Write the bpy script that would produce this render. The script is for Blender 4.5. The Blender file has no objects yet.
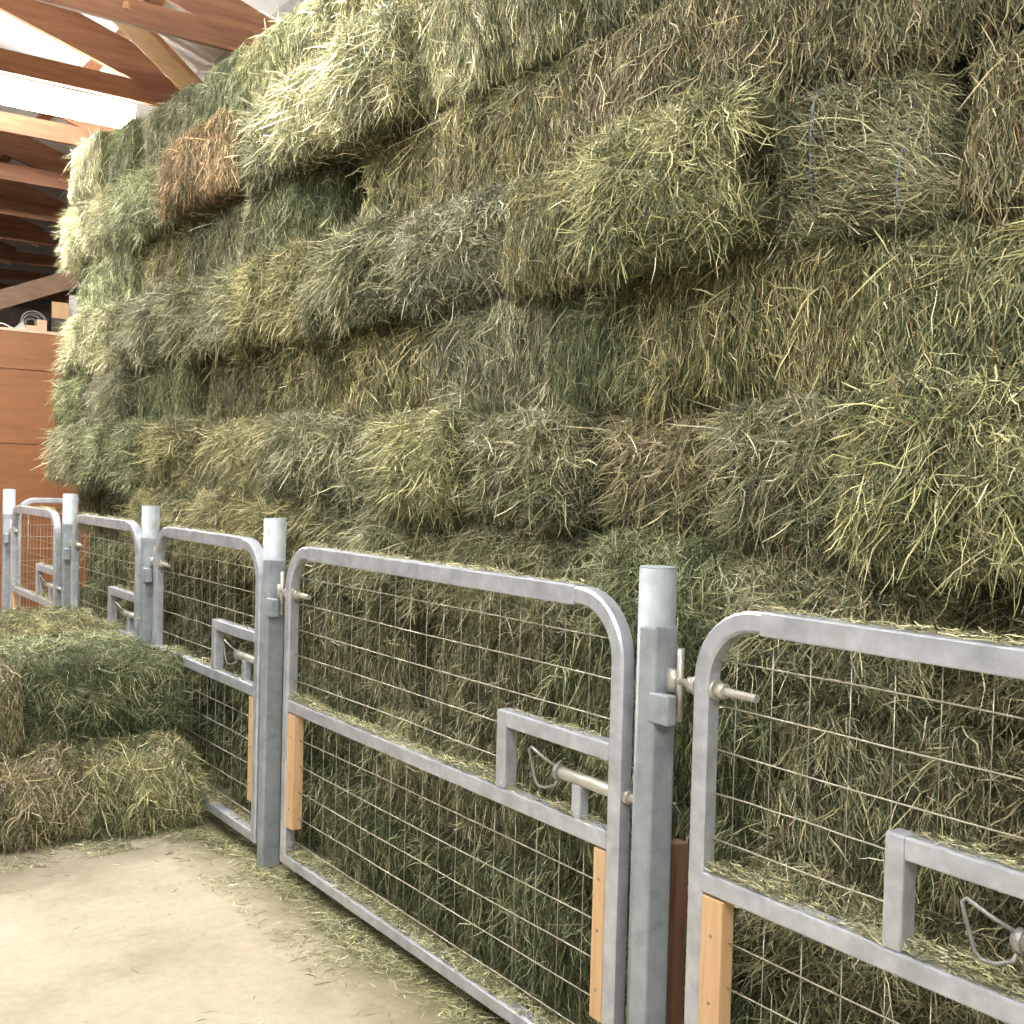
import bpy, bmesh, math, random
import numpy as np
from mathutils import Vector, Matrix

COL = bpy.context.scene.collection
rng = np.random.default_rng(7)
random.seed(7)
PI = math.pi

# ------------------------------------------------------------------ helpers
def tag(o, label=None, cat=None, group=None, kind=None):
    if label: o['label'] = label
    if cat: o['category'] = cat
    if group: o['group'] = group
    if kind: o['kind'] = kind
    return o

def empty(name, loc=(0, 0, 0), rz=0.0):
    o = bpy.data.objects.new(name, None)
    o.location = loc; o.rotation_euler = (0, 0, rz)
    o.empty_display_size = 0.1
    COL.objects.link(o)
    return o

def link(name, me, parent=None, loc=(0, 0, 0)):
    o = bpy.data.objects.new(name, me)
    COL.objects.link(o)
    o.location = loc
    if parent is not None: o.parent = parent
    return o

def copy_tree(o, parent=None):
    c = o.copy(); COL.objects.link(c)
    if parent is not None: c.parent = parent
    for ch in list(o.children):
        copy_tree(ch, c)
    return c

def np_mesh(name, V, Q, mats, attr=None, smooth=True, midx=None):
    me = bpy.data.meshes.new(name)
    V = np.asarray(V, np.float32); Q = np.asarray(Q, np.int32)
    me.vertices.add(len(V)); me.vertices.foreach_set('co', V.ravel())
    me.loops.add(Q.size); me.loops.foreach_set('vertex_index', Q.ravel())
    me.polygons.add(len(Q))
    me.polygons.foreach_set('loop_start', np.arange(0, Q.size, 4, dtype=np.int32))
    me.polygons.foreach_set('loop_total', np.full(len(Q), 4, np.int32))
    if smooth: me.polygons.foreach_set('use_smooth', np.ones(len(Q), bool))
    if midx is not None: me.polygons.foreach_set('material_index', midx.astype(np.int32))
    for m in mats: me.materials.append(m)
    if attr is not None:
        a = me.attributes.new('strand', 'FLOAT_COLOR', 'POINT')
        a.data.foreach_set('color', np.asarray(attr, np.float32).ravel())
    me.update(calc_edges=True)
    return me

class MB:
    """collects solid shapes into one mesh"""
    def __init__(s): s.bm = bmesh.new()
    def box(s, lo, hi, bev=0.0, rot=None, at=None, seg=2):
        lo = Vector(lo); hi = Vector(hi)
        c = (lo + hi) / 2; d = hi - lo
        r = bmesh.ops.create_cube(s.bm, size=1.0)
        vs = r['verts']
        for v in vs:
            v.co = Vector((v.co.x * d.x, v.co.y * d.y, v.co.z * d.z))
        if bev > 0:
            es = list({e for v in vs for e in v.link_edges})
            rb = bmesh.ops.bevel(s.bm, geom=es, offset=bev, segments=seg, profile=0.5, affect='EDGES')
            vs = list({v for f in rb['faces'] for v in f.verts} | {v for v in vs if v.is_valid})
        M = Matrix.Translation(c) if at is None else Matrix.Translation(Vector(at))
        if rot is not None: M = M @ rot.to_4x4()
        for v in vs: v.co = M @ v.co
        return s
    def beam(s, a, b, w, h, bev=0.0, up=(0, 0, 1)):
        """box between two points, w across, h along the up side"""
        a = Vector(a); b = Vector(b); d = b - a; L = d.length
        x = d.normalized(); u = Vector(up); y = u.cross(x).normalized(); z = x.cross(y)
        R = Matrix((x, y, z)).transposed()
        s.box((-L / 2, -w / 2, -h / 2), (L / 2, w / 2, h / 2), bev, rot=R, at=(a + b) / 2)
        return s
    def tube(s, pts, r, n=12, cap=True):
        pts = [Vector(p) for p in pts]
        rr = r if isinstance(r, (list, tuple)) else [r] * len(pts)
        rings = []; prev = None
        for i, p in enumerate(pts):
            t = (pts[min(i + 1, len(pts) - 1)] - pts[max(i - 1, 0)]).normalized()
            if prev is None:
                a = t.cross(Vector((0, 0, 1)))
                if a.length < 1e-3: a = t.cross(Vector((1, 0, 0)))
                a.normalize()
            else:
                a = (prev - t * prev.dot(t)).normalized()
            prev = a; b = t.cross(a)
            rings.append([s.bm.verts.new(p + (a * math.cos(2 * PI * k / n) + b * math.sin(2 * PI * k / n)) * rr[i]) for k in range(n)])
        for i in range(len(rings) - 1):
            for k in range(n):
                f = s.bm.faces.new((rings[i][k], rings[i][(k + 1) % n], rings[i + 1][(k + 1) % n], rings[i + 1][k])); f.smooth = True
        if cap:
            s.bm.faces.new(list(reversed(rings[0]))); s.bm.faces.new(rings[-1])
        return s
    def sweep_yz(s, path, x0, x1, half, ch, closed=True):
        """square hollow-section bar swept along a path in the yz plane"""
        n = len(path); P = [Vector((0, p[0], p[1])) for p in path]
        rings = []
        for i in range(n):
            d0 = (P[i] - P[i - 1]) if (closed or i > 0) else (P[i + 1] - P[i])
            d1 = (P[(i + 1) % n] - P[i]) if (closed or i < n - 1) else d0
            d0 = d0.normalized(); d1 = d1.normalized()
            n0 = Vector((0, -d0.z, d0.y)); n1 = Vector((0, -d1.z, d1.y))
            m = (n0 + n1).normalized(); k = 1 / max(m.dot(n0), 0.3)
            prof = [(-half, x0 + ch), (-half + ch, x0), (half - ch, x0), (half, x0 + ch), (half, x1 - ch), (half - ch, x1), (-half + ch, x1), (-half, x1 - ch)]
            rings.append([s.bm.verts.new(P[i] + m * (a * k) + Vector((x, 0, 0))) for a, x in prof])
        m = len(rings[0])
        for i in range(n if closed else n - 1):
            A = rings[i]; B = rings[(i + 1) % n]
            for k in range(m):
                s.bm.faces.new((A[k], A[(k + 1) % m], B[(k + 1) % m], B[k]))
        if not closed:
            s.bm.faces.new(rings[0]); s.bm.faces.new(list(reversed(rings[-1])))
        return s
    def build(s, name, mat, parent=None, loc=(0, 0, 0)):
        bmesh.ops.recalc_face_normals(s.bm, faces=s.bm.faces)
        me = bpy.data.meshes.new(name); s.bm.to_mesh(me); s.bm.free()
        for m in (mat if isinstance(mat, (list, tuple)) else [mat]): me.materials.append(m)
        return link(name, me, parent, loc)

# ------------------------------------------------------------------ materials
def new_mat(name):
    m = bpy.data.materials.new(name); m.use_nodes = True
    nt = m.node_tree; b = nt.nodes['Principled BSDF']
    return m, nt, b

def ramp(nt, stops, src=None):
    r = nt.nodes.new('ShaderNodeValToRGB'); e = r.color_ramp.elements
    while len(e) > 1: e.remove(e[-1])
    e[0].position = stops[0][0]; e[0].color = (*stops[0][1], 1)
    for p, c in stops[1:]:
        q = e.new(p); q.color = (*c, 1)
    if src is not None: nt.links.new(src, r.inputs['Fac'])
    return r

def noise(nt, scale, detail=4, rough=0.55, sc=(1, 1, 1), coord='Object', dist=0.0):
    tc = nt.nodes.new('ShaderNodeTexCoord'); mp = nt.nodes.new('ShaderNodeMapping')
    mp.inputs['Scale'].default_value = sc
    nt.links.new(tc.outputs[coord], mp.inputs['Vector'])
    n = nt.nodes.new('ShaderNodeTexNoise')
    n.inputs['Scale'].default_value = scale; n.inputs['Detail'].default_value = detail
    n.inputs['Roughness'].default_value = rough; n.inputs['Distortion'].default_value = dist
    nt.links.new(mp.outputs[0], n.inputs['Vector'])
    return n

def bump(nt, b, h, strength=0.3, dist=0.01):
    bp = nt.nodes.new('ShaderNodeBump'); bp.inputs['Strength'].default_value = strength
    bp.inputs['Distance'].default_value = dist
    nt.links.new(h, bp.inputs['Height']); nt.links.new(bp.outputs[0], b.inputs['Normal'])

HAY_STOPS = [(0.0, (0.050, 0.062, 0.036)), (0.20, (0.120, 0.138, 0.078)), (0.42, (0.25, 0.26, 0.150)),
             (0.62, (0.46, 0.44, 0.262)), (0.80, (0.70, 0.66, 0.44)), (0.94, (0.90, 0.86, 0.68)), (1.0, (0.27, 0.17, 0.11))]

def hay_material():
    m, nt, b = new_mat('hay_stem')
    at = nt.nodes.new('ShaderNodeAttribute'); at.attribute_name = 'strand'
    sp = nt.nodes.new('ShaderNodeSeparateColor'); nt.links.new(at.outputs['Color'], sp.inputs[0])
    r = ramp(nt, HAY_STOPS, sp.outputs[0])
    oi = nt.nodes.new('ShaderNodeObjectInfo')
    mx = nt.nodes.new('ShaderNodeMix'); mx.data_type = 'RGBA'; mx.blend_type = 'MULTIPLY'; mx.inputs[0].default_value = 1
    nt.links.new(r.outputs[0], mx.inputs[6]); nt.links.new(oi.outputs['Color'], mx.inputs[7])
    vm = nt.nodes.new('ShaderNodeVectorMath'); vm.operation = 'SCALE'
    nt.links.new(mx.outputs[2], vm.inputs[0]); nt.links.new(sp.outputs[1], vm.inputs['Scale'])
    nt.links.new(vm.outputs[0], b.inputs['Base Color'])
    b.inputs['Roughness'].default_value = 0.62
    b.inputs['Specular IOR Level'].default_value = 0.28
    return m

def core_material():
    m, nt, b = new_mat('hay_packed_shaded')
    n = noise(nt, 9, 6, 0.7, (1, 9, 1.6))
    r = ramp(nt, [(0.25, (0.03, 0.034, 0.018)), (0.5, (0.08, 0.085, 0.04)), (0.75, (0.16, 0.155, 0.075))], n.outputs['Fac'])  # kept darker than the stems, painting shade into the gaps between them
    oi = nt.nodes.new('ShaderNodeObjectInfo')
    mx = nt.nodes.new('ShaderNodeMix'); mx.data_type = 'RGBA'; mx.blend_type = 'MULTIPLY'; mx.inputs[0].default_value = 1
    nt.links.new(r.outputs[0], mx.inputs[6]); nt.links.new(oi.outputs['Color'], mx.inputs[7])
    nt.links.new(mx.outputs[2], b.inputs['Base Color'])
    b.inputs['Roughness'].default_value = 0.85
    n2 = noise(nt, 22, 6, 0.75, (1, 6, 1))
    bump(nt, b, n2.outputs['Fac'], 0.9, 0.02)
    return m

def steel(name, c0, c1, metal=0.55, rough=0.42, rust=0.0):
    m, nt, b = new_mat(name)
    n = noise(nt, 14, 5, 0.65)
    r = ramp(nt, [(0.3, c0), (0.7, c1)], n.outputs['Fac'])
    out = r.outputs[0]
    n2 = noise(nt, 3.5, 6, 0.7, (1, 1, 0.5))
    d = ramp(nt, [(0.52, (0, 0, 0)), (0.72, (1, 1, 1))], n2.outputs['Fac'])
    mx = nt.nodes.new('ShaderNodeMix'); mx.data_type = 'RGBA'
    mx.inputs[7].default_value = (0.42, 0.42, 0.40, 1)
    sc = nt.nodes.new('ShaderNodeMath'); sc.operation = 'MULTIPLY'; sc.inputs[1].default_value = 0.55
    nt.links.new(d.outputs[0], sc.inputs[0]); nt.links.new(sc.outputs[0], mx.inputs[0]); nt.links.new(out, mx.inputs[6])
    out = mx.outputs[2]
    if rust > 0:
        n3 = noise(nt, 7, 6, 0.7, (1, 1, 0.6))
        d3 = ramp(nt, [(0.66, (0, 0, 0)), (0.74, (1, 1, 1))], n3.outputs['Fac'])
        s3 = nt.nodes.new('ShaderNodeMath'); s3.operation = 'MULTIPLY'; s3.inputs[1].default_value = rust
        nt.links.new(d3.outputs[0], s3.inputs[0])
        m3 = nt.nodes.new('ShaderNodeMix'); m3.data_type = 'RGBA'; m3.inputs[7].default_value = (0.30, 0.17, 0.07, 1)
        nt.links.new(s3.outputs[0], m3.inputs[0]); nt.links.new(out, m3.inputs[6]); out = m3.outputs[2]
    nt.links.new(out, b.inputs['Base Color'])
    b.inputs['Metallic'].default_value = metal
    rr = ramp(nt, [(0.3, (rough - 0.08,) * 3), (0.7, (rough + 0.14,) * 3)], n2.outputs['Fac'])
    nt.links.new(rr.outputs[0], b.inputs['Roughness'])
    bump(nt, b, n.outputs['Fac'], 0.12, 0.002)
    return m

def wood(name, c0, c1, sc=(1, 12, 12), scale=2.5, rough=0.65):
    m, nt, b = new_mat(name)
    n = noise(nt, scale, 7, 0.65, sc, dist=0.6)
    r = ramp(nt, [(0.3, c0), (0.68, c1)], n.outputs['Fac'])
    nt.links.new(r.outputs[0], b.inputs['Base Color'])
    b.inputs['Roughness'].default_value = rough
    bump(nt, b, n.outputs['Fac'], 0.15, 0.004)
    return m

M = {}
M['hay'] = hay_material()
M['core'] = core_material()
M['galv'] = steel('galvanised_tube', (0.44, 0.47, 0.545), (0.71, 0.74, 0.83), 0.55, 0.42)
M['post'] = steel('galvanised_post', (0.27, 0.305, 0.34), (0.43, 0.475, 0.52), 0.30, 0.58, 0.8)
M['bolt'] = steel('zinc_bolt', (0.42, 0.40, 0.36), (0.64, 0.62, 0.56), 0.45, 0.45)
M['wire'] = steel('zinc_wire', (0.44, 0.42, 0.35), (0.58, 0.56, 0.47), 0.85, 0.42)
M['dark_steel'] = steel('dull_rod', (0.22, 0.22, 0.22), (0.38, 0.38, 0.37), 0.5, 0.45)
M['cleat'] = wood('pine_strip', (0.60, 0.37, 0.19), (0.76, 0.52, 0.30), (14, 14, 1.2), 3)
M['cleat_old'] = wood('old_red_wood', (0.18, 0.09, 0.06), (0.30, 0.17, 0.11), (14, 14, 1.2), 3)
M['truss'] = wood('truss_timber', (0.20, 0.088, 0.050), (0.37, 0.178, 0.092), (1, 10, 12), 2)
M['brace'] = wood('pale_brace_timber', (0.50, 0.27, 0.13), (0.66, 0.40, 0.20), (3, 6, 9), 2)
M['ply'] = wood('brown_board', (0.20, 0.078, 0.028), (0.27, 0.112, 0.042), (1.2, 2, 9), 1.6, 0.55)
M['old_timber'] = wood('grey_brown_timber', (0.20, 0.12, 0.075), (0.30, 0.19, 0.12), (3, 6, 9), 2)
M['ply_edge'] = wood('board_cap', (0.55, 0.36, 0.24), (0.72, 0.52, 0.38), (1.2, 2, 9), 1.6, 0.6)
m, nt, b = new_mat('roof_lining'); b.inputs['Base Color'].default_value = (0.70, 0.69, 0.69, 1); b.inputs['Roughness'].default_value = 0.7
n = noise(nt, 3, 4); r = ramp(nt, [(0.3, (0.60, 0.59, 0.60)), (0.7, (0.74, 0.73, 0.73))], n.outputs['Fac']); nt.links.new(r.outputs[0], b.inputs['Base Color']); M['roof'] = m
m, nt, b = new_mat('wall_sheet'); n = noise(nt, 4, 4)
r = ramp(nt, [(0.3, (0.24, 0.18, 0.15)), (0.7, (0.34, 0.27, 0.23))], n.outputs['Fac']); nt.links.new(r.outputs[0], b.inputs['Base Color']); b.inputs['Roughness'].default_value = 0.8; M['wall'] = m
m, nt, b = new_mat('fixture_enamel'); b.inputs['Base Color'].default_value = (0.85, 0.85, 0.83, 1); b.inputs['Roughness'].default_value = 0.35; M['enamel'] = m
m, nt, b = new_mat('lamp_tube_glow'); b.inputs['Base Color'].default_value = (1, 1, 1, 1)
b.inputs['Emission Color'].default_value = (1.0, 0.97, 0.90, 1); b.inputs['Emission Strength'].default_value = 92; M['glow'] = m
M['glow_boosted'] = m.copy(); M['glow_boosted'].name = 'boosted_lamp_glow'; M['glow_boosted'].node_tree.nodes['Principled BSDF'].inputs['Emission Strength'].default_value = 170  # same lamp type, emission boosted to blow out the hay end below
m, nt, b = new_mat('blue_twine'); b.inputs['Base Color'].default_value = (0.24, 0.32, 0.52, 1); b.inputs['Roughness'].default_value = 0.6; M['twine'] = m
m, nt, b = new_mat('white_sheeting'); b.inputs['Base Color'].default_value = (0.75, 0.74, 0.72, 1); b.inputs['Roughness'].default_value = 0.5; M['white'] = m
m, nt, b = new_mat('dark_crate'); b.inputs['Base Color'].default_value = (0.05, 0.035, 0.03, 1); b.inputs['Roughness'].default_value = 0.6; M['dark'] = m
# concrete
m, nt, b = new_mat('concrete_floor')
n1 = noise(nt, 1.4, 7, 0.62, coord='Object'); n2 = noise(nt, 26, 5, 0.7)
r1 = ramp(nt, [(0.28, (0.29, 0.25, 0.18)), (0.5, (0.45, 0.40, 0.30)), (0.75, (0.56, 0.50, 0.395))], n1.outputs['Fac'])
r2 = ramp(nt, [(0.3, (0.86, 0.85, 0.82)), (0.6, (1, 1, 1))], n2.outputs['Fac'])
mx = nt.nodes.new('ShaderNodeMix'); mx.data_type = 'RGBA'; mx.blend_type = 'MULTIPLY'; mx.inputs[0].default_value = 1
nt.links.new(r1.outputs[0], mx.inputs[6]); nt.links.new(r2.outputs[0], mx.inputs[7])
# greenish hay dust trodden in along the gate line: a stain with its own shape
tc = nt.nodes.new('ShaderNodeTexCoord'); sx = nt.nodes.new('ShaderNodeSeparateXYZ'); nt.links.new(tc.outputs['Object'], sx.inputs[0])
n3 = noise(nt, 5, 5, 0.7); ad = nt.nodes.new('ShaderNodeMath'); ad.operation = 'MULTIPLY_ADD'; ad.inputs[1].default_value = 0.55
nt.links.new(n3.outputs['Fac'], ad.inputs[0]); nt.links.new(sx.outputs['X'], ad.inputs[2])
mr = nt.nodes.new('ShaderNodeMapRange'); mr.inputs['From Min'].default_value = 1.78; mr.inputs['From Max'].default_value = 2.02
nt.links.new(ad.outputs[0], mr.inputs['Value'])
mx2 = nt.nodes.new('ShaderNodeMix'); mx2.data_type = 'RGBA'; mx2.inputs[7].default_value = (0.20, 0.18, 0.10, 1)
nt.links.new(mr.outputs[0], mx2.inputs[0]); nt.links.new(mx.outputs[2], mx2.inputs[6])
nt.links.new(mx2.outputs[2], b.inputs['Base Color']); b.inputs['Roughness'].default_value = 0.75
bump(nt, b, n2.outputs['Fac'], 0.12, 0.004)
M['concrete'] = m

# ------------------------------------------------------------------ hay
def vnoise(P, seed=0):
    P = np.asarray(P, float); i = np.floor(P).astype(np.int64); f = P - i; f = f * f * (3 - 2 * f)
    def h(ix, iy, iz):
        n = (ix * 73856093) ^ (iy * 19349663) ^ (iz * 83492791) ^ (seed * 2654435761)
        n = (n ^ (n >> 13)) * 1274126177; n = n ^ (n >> 16)
        return (n & 0xffff) / 32767.5 - 1.0
    r = 0
    for dx in (0, 1):
        for dy in (0, 1):
            for dz in (0, 1):
                w = (f[..., 0] if dx else 1 - f[..., 0]) * (f[..., 1] if dy else 1 - f[..., 1]) * (f[..., 2] if dz else 1 - f[..., 2])
                r = r + w * h(i[..., 0] + dx, i[..., 1] + dy, i[..., 2] + dz)
    return r

def fbm(P, seed=0, o=3):
    P = np.asarray(P, float); return sum(vnoise(P * 2 ** k, seed + k) * 0.5 ** k for k in range(o)) / 1.6

class Bale:
    """body surface of one bale: local x is depth (front at -x), y length, z height, origin at the base centre"""
    def __init__(s, L, D=0.46, H=0.355, seed=0, shag=0.018, flake=0.0, r=0.055):
        s.h = np.array([D / 2, L / 2, H / 2]); s.seed = seed; s.shag = shag; s.flake = flake; s.r = r
    def surf(s, face, u, v):
        h = s.h; ax = face // 2; sg = -1 if face % 2 == 0 else 1
        a, b = [(1, 2), (0, 2), (0, 1)][ax]
        q = np.zeros(u.shape + (3,)); q[..., ax] = sg * h[ax]; q[..., a] = (u * 2 - 1) * h[a]; q[..., b] = (v * 2 - 1) * h[b]
        c = np.clip(q, -(h - s.r), h - s.r); d = q - c
        n = d / np.maximum(np.linalg.norm(d, axis=-1, keepdims=True), 1e-9)
        p = c + n * s.r
        amp = s.shag * (0.9 * vnoise(p * 3.2 + 31.7, s.seed) + 0.9 * vnoise(p * 8 + 3.1, s.seed + 7) + 0.5 * vnoise(p * 19, s.seed + 9))
        amp = amp + 0.012 * (1 - (p[..., 1] / h[1]) ** 2) * (1 - (p[..., 2] / h[2]) ** 2)
        if s.flake:
            ph = (p[..., 1] + 0.01 * vnoise(p * 6, s.seed + 3)) / 0.094 + 0.3
            g = np.abs((ph % 1) - 0.5) * 2; amp = amp - s.flake * np.clip((g - 0.72) / 0.28, 0, 1) ** 1.5
            amp = amp + 0.010 * vnoise(np.stack([np.floor(ph), ph * 0, ph * 0], -1) + 0.5, s.seed + 5)
        lim = np.where(n[..., 0:1] > 0.3, 0.3, 1.0)[..., 0]
        zl = np.abs(n[..., 2]); amp = amp * lim * (1 - 0.6 * zl)
        p = p + n * amp[..., None]; p[..., 2] += h[2]
        return p, n
    def core(s, res=0.022):
        V = []; Q = []; o = 0
        for f in range(6):
            ax = f // 2; a, b = [(1, 2), (0, 2), (0, 1)][ax]
            na = max(6, int(2 * s.h[a] / (res * (0.55 if (a == 1) else 1)))); nb = max(6, int(2 * s.h[b] / res))
            u, v = np.meshgrid(np.linspace(0, 1, na + 1), np.linspace(0, 1, nb + 1), indexing='ij')
            p, n = s.surf(f, u, v); V.append(p.reshape(-1, 3))
            i = np.arange(na)[:, None] * (nb + 1) + np.arange(nb)[None, :] + o
            q = np.stack([i, i + nb + 1, i + nb + 2, i + 1], -1).reshape(-1, 4)
            flip = (ax == 1) ^ (f % 2 == 0)
            Q.append(q[:, ::-1] if flip else q); o += (na + 1) * (nb + 1)
        return np.concatenate(V), np.concatenate(Q)

def ribbons(root, d, n, l, w, h, curl, droop, R, G, rg, seg=4, centre=True, wig=0.005):
    """thin tapering stems; root (N,3), d direction, n outward normal"""
    N = len(root); t = np.linspace(0, 1, seg)
    tt = (t - 0.5) if centre else t
    P = root[:, None] + d[:, None] * (l[:, None] * tt[None])[..., None]
    bow = h[:, None] + curl[:, None] * (tt[None] ** 2) * 4 * (1 if centre else 0.25)
    P = P + n[:, None] * bow[..., None]
    P[..., 2] -= droop[:, None] * (np.abs(tt[None]) ** 2) * (4 if centre else 1)
    side = np.cross(d, n); side /= np.maximum(np.linalg.norm(side, axis=1, keepdims=True), 1e-6)
    P = P + side[:, None] * (rg.normal(0, 1, (N, seg)) * wig * (l[:, None] / 0.12))[..., None]
    a = rg.uniform(-1.2, 1.2, N)[:, None]
    W = side * np.cos(a) + n * np.sin(a)
    tap = np.array([0.45] + [1.0] * (seg - 2) + [0.3])
    o = W[:, None] * (w[:, None] * tap[None] / 2)[..., None]
    V = np.stack([P - o, P + o], 2).reshape(-1, 3)
    b = np.arange(N)[:, None] * seg * 2 + np.arange(seg - 1)[None] * 2
    Q = np.stack([b, b + 1, b + 3, b + 2], -1).reshape(-1, 4)
    C = np.zeros((N, seg * 2, 4)); C[..., 0] = R[:, None]; C[..., 1] = G[:, None]; C[..., 3] = 1
    return V, Q, C.reshape(-1, 4)

FW = {0: .60, 1: .0, 2: .10, 3: .10, 4: .14, 5: .06}
# face ids: 0 -x(front) 1 +x 2 -y 3 +y 4 -z 5 +z
FW = {0: .56, 2: .115, 3: .115, 4: .05, 5: .16}

def frame_of(n):
    """tangent 'up' and 'along' for each normal"""
    up = np.tile(np.array([0, 0, 1.0]), (len(n), 1)); flat = np.abs(n[:, 2]) > 0.75
    up[flat] = np.array([-1.0, 0, 0.0])
    up = up - n * (up * n).sum(1, keepdims=True); up /= np.linalg.norm(up, axis=1, keepdims=True)
    al = np.cross(n, up)
    return up, al

def bale_mesh(kind, L, seed, N, D=0.46, H=0.355, weights=FW):
    rg = np.random.default_rng(seed * 101 + 5)
    sh = {'V': 0.024, 'T': 0.040, 'S': 0.050, 'H': 0.026}[kind]
    B = Bale(L, D, H, seed, sh, 0.020 if kind == 'V' else (0.007 if kind == 'H' else 0.0), 0.05 if kind == 'V' else 0.07)
    V, Q = B.core(); nv = len(V)
    Vs, Qs, Cs, mi = [V], [Q], [np.tile([0.2, 0.8, 0, 1], (nv, 1))], [np.zeros(len(Q))]
    off = nv
    fl = list(weights); ps = np.array([weights[f] for f in fl]); ps = ps / ps.sum()
    for f, k in zip(fl, rg.multinomial(N, ps)):
        u, v = rg.uniform(0.0, 1, k), rg.uniform(0.0, 1, k)
        p, n = B.surf(f, u, v); up, al = frame_of(n)
        cn = vnoise(p * np.array([5, 5, 5.]) + 7.1, seed + 20); cn2 = vnoise(p * 14 + 3.3, seed + 21)
        if kind == 'V':
            ang = 0.30 * cn + 0.25 * cn2 + rg.normal(0, 0.40, k); tilt = rg.normal(0.04, 0.20, k)
            l = rg.uniform(0.025, 0.095, k); h = rg.uniform(-0.008, 0.013, k); curl = rg.normal(0, 0.007, k)
        elif kind == 'H':
            ang = 0.95 + 0.6 * cn + rg.normal(0, 0.45, k); tilt = rg.normal(0.05, 0.20, k)
            l = rg.uniform(0.05, 0.16, k); h = rg.uniform(-0.006, 0.012, k); curl = rg.normal(0, 0.010, k)
        elif kind == 'T':
            ang = 1.2 * cn + 0.9 * cn2 + rg.normal(0, 0.85, k); tilt = rg.normal(0.06, 0.30, k)
            l = rg.uniform(0.03, 0.11, k); h = rg.uniform(-0.008, 0.024, k); curl = rg.normal(-0.002, 0.016, k)
        else:
            ang = 1.0 * cn + 0.8 * cn2 + rg.normal(0, 0.80, k); tilt = rg.normal(0.08, 0.32, k)
            l = rg.uniform(0.03, 0.12, k); h = rg.uniform(-0.008, 0.032, k); curl = rg.normal(-0.004, 0.018, k)
        d = up * np.cos(ang)[:, None] + al * np.sin(ang)[:, None] + n * tilt[:, None]
        d /= np.linalg.norm(d, axis=1, keepdims=True)
        w = rg.uniform(0.0013, 0.0029, k) * (1 + 0.5 * (rg.random(k) < 0.12))
        flk = vnoise(np.stack([np.floor(p[:, 1] / 0.047), p[:, 1] * 0, p[:, 0] * 0], -1) + 0.5, seed + 30) if kind == 'V' else 0.6 * cn
        patch = vnoise(p * 3.4 + 1, seed + 33) + 0.8 * vnoise(p * 9 + 5, seed + 34)
        R = np.clip(0.36 + 0.11 * flk + 0.17 * patch + 0.24 * rg.normal(0, 1, k), 0.0, 0.93)
        R = np.where(rg.random(k) < 0.05, 1.0, R)
        G = np.clip(0.93 + 0.26 * rg.normal(0, 1, k) + 0.16 * cn2, 0.35, 1.7)
        droop = np.abs(rg.normal(0, 0.010, k))
        v_, q_, c_ = ribbons(p, d, n, l, w, h, curl, droop, R, G, rg)
        Vs.append(v_); Qs.append(q_ + off); Cs.append(c_); mi.append(np.ones(len(q_))); off += len(v_)
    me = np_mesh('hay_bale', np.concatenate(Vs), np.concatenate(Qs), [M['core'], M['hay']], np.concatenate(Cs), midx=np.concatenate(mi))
    return me, B

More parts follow.
